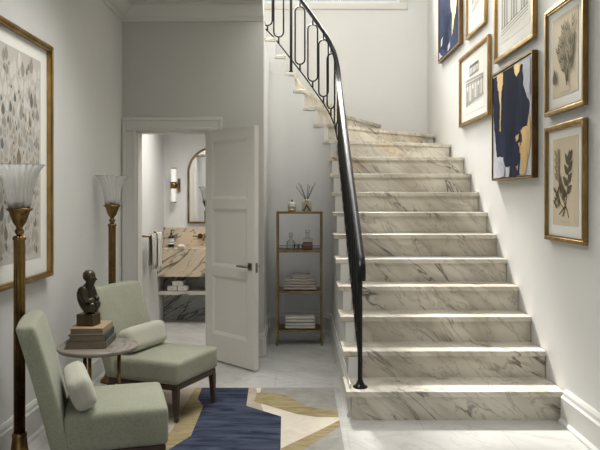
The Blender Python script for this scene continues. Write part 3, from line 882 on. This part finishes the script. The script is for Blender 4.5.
for s_ in (1, -1):
    limb(2, [(-.008, s_*.046, .200), (-.002, s_*.058, .168), (.012, s_*.054, .138), (.032, s_*.036, .142), (.044, s_*.014, .150)], [.026, .025, .021, .018, .016])
    limb(0, [(.006, s_*.032, .090), (.030, s_*.034, .112), (.042, s_*.030, .122), (.038, s_*.028, .100), (.028, s_*.026, .080), (.044, s_*.027, .075)], [.032, .029, .023, .020, .016, .013])
fig = skin_body('figure', V, E, Rd, sc, BRONZE, 0, 2)
b = MB().use(BRONZE)
b.lathe([(.001, .035), (.020, .032), (.030, .020), (.0345, .005), (.0335, -.012), (.026, -.024)], (.004, 0, .274), 14)
for k in range(30):
    a = k*2.4; e = .2 + 1.0*((k*7) % 10)/10
    b.lathe([(.001, .006), (.005, .003), (.005, -.004)], (.004+.0325*cos(a)*cos(e)-.002, .0325*sin(a)*cos(e), .272+.033*sin(e)), 6)
b.build('hair', parent=fig)
b = MB().use(BRONZE)
b.loft([[(.043, -.002, .268), (.043, .002, .268), (.041, 0, .272)], [(.053, -.005, .255), (.053, .005, .255), (.047, 0, .259)], [(.043, -.004, .252), (.043, .004, .252), (.042, 0, .253)]])
b.build('nose', parent=fig)

# ------------------------------------------------------------------ rug
def fl(x, y): D = 683*H/(y-198); return ((x-300)*D/683, D)
RG = [fl(x, y) for x, y in ()]
RX0, RX1, RY0, RY1 = -1.275, .236, 2.55, 4.80
b = MB().use(TAUPER).box(RX0, RX1, RY0, RY1, 0.0005, .010)
def rp(m_, pts, z):
    b.use(m_); b.prism([(x, y, .009) for x, y in pts], (0, 0, z-.009))
rp(CREAMR, [(-.31, RY1), (RX1, RY1), (RX1, RY0), (-.14, RY0), (-.14, 3.7)], .0106)
rp(NAVYR, [(-.69, RY1), (-.36, RY1), (-.345, 4.385), (-.115, 4.17), (-.103, 3.615), (-.03, RY0), (-1.05, RY0), (-1.05, 3.25), (-.70, 3.615), (-.612, 3.83), (-.62, 4.37), (-.68, 4.545)], .0113)
rp(GOLDR, [(-.735, RY1), (-.69, RY1), (-.68, 4.545), (-.62, 4.37), (-.612, 3.83), (-.70, 3.615), (-1.05, 3.25), (-1.15, 3.28), (-.775, 3.60), (-.735, 3.95), (-.745, 4.40)], .0116)
rp(GREYR, [(-.27, RY1), (RX1-.0, RY1), (RX1, 4.26), (.06, 4.34), (-.10, 4.60), (-.20, 4.66), (-.275, 4.66)], .0111)
rp(GOLDR, [(-.295, 4.68), (-.20, 4.68), (-.10, 4.62), (.06, 4.36), (RX1, 4.27), (RX1, 4.16), (.10, 4.16), (-.02, 4.22), (-.30, 4.48)], .0116)
rp(GOLDR, [(RX1, 4.10), (.11, 3.92), (-.10, 3.64), (-.10, 3.52), (-.02, 3.55), (RX1, 4.00)], .0116)
rp(GREYR, [(RX1, 4.00), (-.02, 3.55), (0.05, RY0), (RX1, RY0)], .0111)
tag(b.build('area_rug'), 'navy, cream and gold rug with angular shapes on the marble floor', 'rug')

# ------------------------------------------------------------------ shelf unit and what stands on it
EX0, EX1, EY0, EY1 = -.207, .198, 6.21, 6.50
sh = thing('etagere', 'slim antiqued brass open shelf stand in the alcove beside the stairs', 'shelf', ((EX0+EX1)/2, (EY0+EY1)/2, 0))
hw, hd = (EX1-EX0)/2, (EY1-EY0)/2
levels = [.145, .50, .868, 1.220]
for sx in (-1, 1):
    for sy in (-1, 1): MB().use(DULL).box(sx*hw-.008, sx*hw+.008, sy*hd-.008, sy*hd+.008, 0, 1.222, .0015).build('post', parent=sh)
SHELFG = mat('shelf_glass', (.55, .47, .33), .15, trans=.6, ior=1.3)
for z in levels:
    b = MB().use(DULL)
    b.box(-hw, hw, -hd-.008, -hd+.008, z-.018, z, .0015).box(-hw, hw, hd-.008, hd+.008, z-.018, z, .0015)
    b.box(-hw-.008, -hw+.008, -hd, hd, z-.018, z, .0015).box(hw-.008, hw+.008, -hd, hd, z-.018, z, .0015)
    b.box(-hw, hw, -hd, hd, z-.007, z-.001)
    b.build('shelf', parent=sh)
    if .8 < z < 1:
        b = MB().use(DULL)
        for sy in (-1, 1): b.tube([(-hw, sy*hd, z+.022), (hw, sy*hd, z+.022)], .0035, 6)
        for sx in (-1, 1): b.tube([(sx*hw, -hd, z+.022), (sx*hw, hd, z+.022)], .0035, 6)
        b.build('guard_rail', parent=sh)
EY = (EY0+EY1)/2
def lv(k): return levels[k]
# candle
c = thing('candle', 'pale candle jar with gold lower band on top of the brass shelf', 'candle', (-.075, EY-.02, lv(3)))
MB().use(GOLDL).lathe([(.034, 0), (.037, .003), (.037, .026)], seg=28).use(WHITE).lathe([(.037, .026), (.037, .066), (.034, .070), (.032, .066)], seg=28).build('jar', parent=c)
MB().use(WAX).lathe([(.0365, .066), (.038, .067), (.038, .076), (.02, .084), (.004, .088)], seg=24).build('lid', parent=c)
MB().use(BRASS).lathe([(.004, .088), (.007, .095), (.007, .108), (.001, .112)], seg=12).build('knob', parent=c)
# reed diffuser
c = thing('reed_diffuser', 'reed diffuser with black reeds on top of the brass shelf', 'diffuser', (.062, EY-.02, lv(3)))
PERF = mat('perfume_glass', (.62, .52, .33), .05, trans=.75, ior=1.35)
MB().use(PERF).box(-.045, .045, -.03, .03, 0, .088, .006).build('bottle', parent=c)
b = MB().use(BLACK); b.prism([(0, -.0305, .074), (-.036, -.0305, .006), (-.022, -.0305, .006), (0, -.0305, .048), (.022, -.0305, .006), (.036, -.0305, .006)], (0, -.0008, 0)); b.build('emblem', parent=c)
MB().use(GOLDL).lathe([(.018, .088), (.018, .112), (.013, .114)], seg=18).build('neck', parent=c)
for k, (dx, dy) in enumerate([(-.10, .01), (-.075, -.02), (-.055, .02), (.03, -.01), (.055, .02), (.08, -.02), (.012, .02)]):
    MB().use(BLACK).tube([(dx*.05, dy*.2, .10), (dx, dy, .235+.03*((k*3) % 4)/3)], .0026, 6).build('reed', parent=c)
# decanters, tumblers on the second shelf
c = thing('decanter', 'empty clear glass decanter on the second shelf of the brass stand', 'decanter', (-.085, EY-.03, lv(2)), 0)
dprof = [(.036, .0), (.040, .006), (.040, .062), (.030, .078), (.014, .090), (.012, .115), (.018, .120)]
MB().use(GLASS).lathe(dprof, seg=28).build('bottle', parent=c)
MB().use(GLASS).lathe([(.010, .118), (.018, .130), (.020, .142), (.010, .156), (.002, .158)], seg=20).build('stopper', parent=c)
c = thing('decanter', 'square glass decanter half full of amber drink on the second shelf of the brass stand', 'decanter', (.070, EY-.03, lv(2)), 0)
MB().use(GLASS).box(-.046, .046, -.036, .036, .066, .105, .006).lathe([(.030, .105), (.016, .118), (.014, .150), (.022, .154)], seg=24).build('bottle', parent=c)
MB().use(WHISKY).box(-.046, .046, -.036, .036, 0, .066, .004).build('drink', parent=c)
MB().use(GLASS).lathe([(.012, .152), (.020, .158), (.022, .176), (.010, .184)], seg=20).build('stopper', parent=c)
for x, lab in ((-.035, 'low glass tumbler next to the empty decanter'), (.003, 'low glass tumbler next to the amber decanter')):
    tag(MB().use(GLASS).lathe([(.018, 0), (.022, .004), (.024, .05), (.0215, .049), (.019, .008), (.001, .007)], seg=22, cap=False).build('tumbler', loc=(x, EY-.07, lv(2)+.0005)), lab + ' on the brass stand', 'glass')
def folded_towel(x, y, z, w, d, h, m_, label, layers=3):
    b = MB().use(m_); hh = h/layers
    for k in range(layers):
        b.rbox(-w/2+.003*k, w/2-.002*k, -d/2+.002*(k % 2), d/2, k*hh+.0002, (k+1)*hh+.001, hh*.48, None, 6)
    o = b.build('folded_towel', loc=(x, y, z)); return tag(o, label, 'towel', None)
z = lv(1)+.001
folded_towel(.0, EY-.01, z, .31, .22, .050, TOWELG, 'folded towel at the bottom of the stack on the third shelf of the brass stand', 2)
folded_towel(.0, EY-.01, z+.053, .285, .21, .048, TOWELG, 'folded towel in the middle of the stack on the third shelf of the brass stand', 2)
folded_towel(.015, EY-.01, z+.104, .17, .18, .036, TOWELG, 'small folded towel on top of the stack on the third shelf of the brass stand', 2)
z = lv(0)+.001
folded_towel(.0, EY-.01, z, .28, .22, .055, TOWEL, 'folded towel lying lower on the bottom shelf of the brass stand', 2)
folded_towel(.0, EY-.01, z+.058, .275, .22, .055, TOWEL, 'folded towel lying upper on the bottom shelf of the brass stand', 2)

# ------------------------------------------------------------------ bathroom
van = thing('vanity', 'wall hung vanity of tan and black veined marble seen through the doorway', 'vanity', (0, 0, 0))
VX0, VX1 = XL+.006, -.44
MB().use(VTAN).box(VX0, VX1, 7.19, 7.548, .515, .812, .003).build('counter', parent=van)
MB().use(VTAN).box(VX0, VX1, 7.528, 7.548, .812, 1.02, .002).build('backsplash', parent=van)
MB().use(VPALE).box(VX0, VX1, 7.25, 7.525, .315, .357, .002).build('lower_shelf', parent=van)
MB().use(VGREY).box(VX0, VX1, 7.528, 7.548, .0, .515).build('back_panel', parent=van)
def faucet(x, z):
    o = thing('wall_tap', 'brass wall tap on the tan marble splashback under the mirror', 'tap', (x, 7.527, z))
    MB().use(BRASS).lathe([(.030, 0), (.030, -.008), (.014, -.014), (.014, -.05), (.02, -.052)], axis='y', seg=20).build('valve', parent=o)
    MB().use(BRASS).tube([(-.001, -.05, 0), (-.075, -.055, .003)], .007, 8).build('lever', parent=o)
faucet(-1.098, .925)
o = thing('basin_spout', 'curved brass spout partly hidden by the door edge above the vanity', 'tap', (-1.045, 7.527, .93))
MB().use(BRASS).lathe([(.026, 0), (.026, -.008), (.012, -.012)], axis='y', seg=20).build('rosette', parent=o)
MB().use(BRASS).tube([(0, 0, 0), (0, -.05, .01), (0, -.11, .012), (0, -.145, -.005), (0, -.15, -.05)], .011, 10).build('spout', parent=o)
o = thing('soap_bottle', 'dark soap bottle with white label and pump on the marble vanity', 'bottle', (-1.395, 7.40, .8125))
MB().use(AMBERG).lathe([(.030, 0), (.033, .004), (.033, .105), (.026, .122), (.012, .130), (.012, .142)], seg=28).build('bottle', parent=o)
MB().use(PAPERW).lathe([(.0335, .035), (.0335, .052)], seg=28, cap=False).lathe([(.0335, .060), (.0335, .094)], seg=28, cap=False).use(BLACK).lathe([(.0337, .076), (.0337, .079)], seg=28, cap=False).lathe([(.0337, .084), (.0337, .086)], seg=28, cap=False).build('label', parent=o, fix=False)
MB().use(BLACK).lathe([(.014, .142), (.014, .155), (.005, .158), (.005, .180), (.009, .182), (.009, .190)], seg=16).tube([(0, 0, .186), (.035, -.015, .182)], .005, 8).build('pump', parent=o)
o = thing('soap_dish', 'white soap dish beside the dark bottle on the vanity', 'dish', (-1.285, 7.38, .8125))
MB().use(WHITE).lathe([(.03, 0), (.042, .008), (.046, .018), (.043, .018), (.03, .010), (.001, .009)], seg=28, cap=False).build('dish', parent=o)
MB().use(WAX).rbox(-.028, .028, -.018, .018, .010, .032, .010, None, 6).build('soap', parent=o)
def tissue(x, y, z, w, lab):
    o = MB().use(WHITE).box(-w/2, w/2, -.05, .05, 0, .05, .004).use(INKL).box(-w*.18, w*.18, -.0508, -.0500, .022, .028).build('white_box', loc=(x, y, z))
    tag(o, lab, 'box')
tissue(-1.362, 7.32, .358, .105, 'small white box, lower of the three on the vanity shelf, nearer the towels')
tissue(-1.250, 7.32, .358, .105, 'small white box, lower of the three on the vanity shelf, nearer the open door')
tissue(-1.305, 7.33, .4085, .115, 'small white box resting on top of the other two on the vanity shelf')
# mirror
mr = thing('arched_mirror', 'arched mirror in a dark bronze frame above the vanity', 'mirror', (-.955, 7.549, 1.065))
Rm = .285; Hm = .56
def arch(r, z0, n=24): return [(-r, z0), (r, z0)] + [(r*cos(pi*i/n), Hm+r*sin(pi*i/n)) for i in range(n+1)]
b = MB().use(DULL)
oo, ii = arch(Rm, 0), arch(Rm-.020, .020)
for k in range(len(oo)):
    j = (k+1) % len(oo)
    b.poly([(oo[k][0], -.028, oo[k][1]), (oo[j][0], -.028, oo[j][1]), (ii[j][0], -.028, ii[j][1]), (ii[k][0], -.028, ii[k][1])])
    b.poly([(oo[k][0], 0, oo[k][1]), (oo[j][0], 0, oo[j][1]), (oo[j][0], -.028, oo[j][1]), (oo[k][0], -.028, oo[k][1])])
    b.poly([(ii[k][0], -.028, ii[k][1]), (ii[j][0], -.028, ii[j][1]), (ii[j][0], 0, ii[j][1]), (ii[k][0], 0, ii[k][1])])
bmesh.ops.remove_doubles(b.bm, verts=b.bm.verts, dist=1e-6)
b.build('mirror_frame', DULL, mr)
MB().use(MIRROR).prism([(x, -.008, z) for x, z in arch(Rm-.018, .018)], (0, .006, 0)).build('mirror_glass', parent=mr)
# sconce
o = thing('wall_sconce', 'white tubular wall light with brass band left of the arched mirror', 'sconce', (-1.385, 7.549, 1.485))
MB().use(BRASS).box(.035, .065, -.014, 0, -.075, .075, .003).box(-.02, .055, -.045, -.012, -.02, .02).build('backplate', parent=o)
MB().use(OPAL).lathe([(.029, -.185), (.031, -.180), (.031, .180), (.029, .185)], (0, -.07, 0), 24).build('opal_tube', parent=o)
MB().use(BRASS).lathe([(.034, -.036), (.034, .036)], (0, -.07, 0), 24).build('band', parent=o)
for za, zb_ in ((.180, .190), (-.190, -.180)): MB().use(BRASS).lathe([(.0325, za), (.0325, zb_)], (0, -.07, 0), 24).build('end_cap', parent=o)
# towel bar and towels
BX = XL+.085
o = thing('towel_rail', 'brass towel rail on the white bathroom side wall', 'towel rail', (XL+.004, 0, 0))
b = MB().use(BRASS); b.tube([(.081, 6.38, .985), (.081, 7.08, .985)], .008, 10).build('bar', parent=o)
for y in (6.41, 7.05):
    MB().use(BRASS).tube([(0, y, .985), (.085, y, .985)], .010, 10).lathe([(.02, 0), (.02, .01)], (0, y, .985), 16, axis='x').build('bracket', parent=o)
def hang(y0, y1, zf, zb, m_, label, seed):
    b = MB().use(m_); rings = []; rr = random.Random(seed); N = 14
    prof = [(.024, zf)] + [(.022-.004*k/6, zf+(.985-zf)*k/6) for k in range(1, 6)] + [(.0165*cos(radians(a)), .985+.0165*sin(radians(a))) for a in range(0, 181, 30)] + [(-.0185, .985-(.985-zb)*k/5) for k in range(1, 6)]
    inn = [(x*.64 if z > .97 else x-.006*(1 if x > 0 else -1), z if z < .985 else .985+(z-.985)*.64) for x, z in prof]
    loop = prof + inn[::-1]
    for i in range(N+1):
        t_ = i/N; y = y0+(y1-y0)*t_
        wv = .007*sin(t_*9+seed)
        rings.append([(BX+x + (wv*min(1, (.985-z)/.2) if z < .97 and x > 0 else 0), y + .006*sin(z*14+seed)*(z < .97), z) for x, z in loop])
    b.loft(rings, True, True)
    return tag(b.build('hand_towel'), label, 'towel')
hang(6.50, 6.70, .66, .70, TOWELG, 'taupe hand towel hanging on the brass rail nearer the door casing', 1)
hang(6.76, 6.98, .61, .66, TOWEL, 'white hand towel hanging on the brass rail nearer the vanity', 2)

# ------------------------------------------------------------------ light
def area(name, loc, rot, sx, sy, power, col=(1, 1, 1), spread=180):
    l = bpy.data.lights.new(name, 'AREA'); l.shape = 'RECTANGLE'; l.size = sx; l.size_y = sy; l.energy = power; l.color = col; l.spread = radians(spread)
    o = bpy.data.objects.new(name, l); C.objects.link(o); o.location = loc; o.rotation_euler = rot; return o
# daylight through the high stair window (shines down the flight) and through the skylight
sun = bpy.data.lights.new('sun', 'SUN'); sun.energy = 8.3; sun.angle = radians(6); sun.color = (1, .97, .92)
so = bpy.data.objects.new('sun', sun); C.objects.link(so); so.location = (0, 12, 9)
so.rotation_euler = Vector((.17, -1, -1)).to_track_quat('-Z', 'Y').to_euler()
area('window_daylight', ((WX0+WX1)/2, YB-.05, (WZ0+WZ1)/2), (radians(-44), 0, 0), WX1-WX0, 1.0, 86, (1, .995, .97), 100)
area('skylight_daylight', (.65, 6.6, 5.66), (radians(-32), 0, 0), 1.4, 1.8, 18, (1, .995, .97), 110)
area('upper_stair_fill', (.65, 4.25, 4.4), (radians(70), 0, 0), 1.6, 1.6, 43, (1, .995, .97), 120)  # added fill for the upper risers; no window in this wall
area('hall_fill', (-.6, 3.6, ZC-.01), (0, 0, 0), .9, 1.2, 21, (1, .995, .97), 120)  # added fill over chairs and left wall; the ceiling here is closed
area('rear_fill', (.35, YR+.05, 1.3), (radians(90), 0, 0), 1.7, 2.1, 9, (1, .985, .96))  # added frontal fill behind the camera, no known source
area('bathroom_light', (-.95, 6.55, 2.43), (0, 0, 0), .8, .8, 14, (1, .97, .92), 120)
wd = bpy.data.worlds.new('World'); S.world = wd; wd.use_nodes = True
wd.node_tree.nodes['Background'].inputs[0].default_value = (.85, .9, 1, 1); wd.node_tree.nodes['Background'].inputs[1].default_value = .6

# ------------------------------------------------------------------ camera
cam = bpy.data.cameras.new('camera'); co = bpy.data.objects.new('camera', cam); C.objects.link(co)
co.location = (0, 0, H); co.rotation_euler = (radians(90), 0, 0)
cam.sensor_width = 36; cam.lens = 683/600*36; cam.shift_y = (198-225)/600; cam.clip_start = .05
S.camera = co
S.view_settings.view_transform = 'Standard'; S.view_settings.look = 'None'; S.view_settings.exposure = .20; S.view_settings.gamma = 1
S.view_settings.use_curve_mapping = False
S.cycles.use_denoising = True
S.cycles.max_bounces = 10; S.cycles.transmission_bounces = 8; S.cycles.caustics_refractive = False; S.cycles.caustics_reflective = False
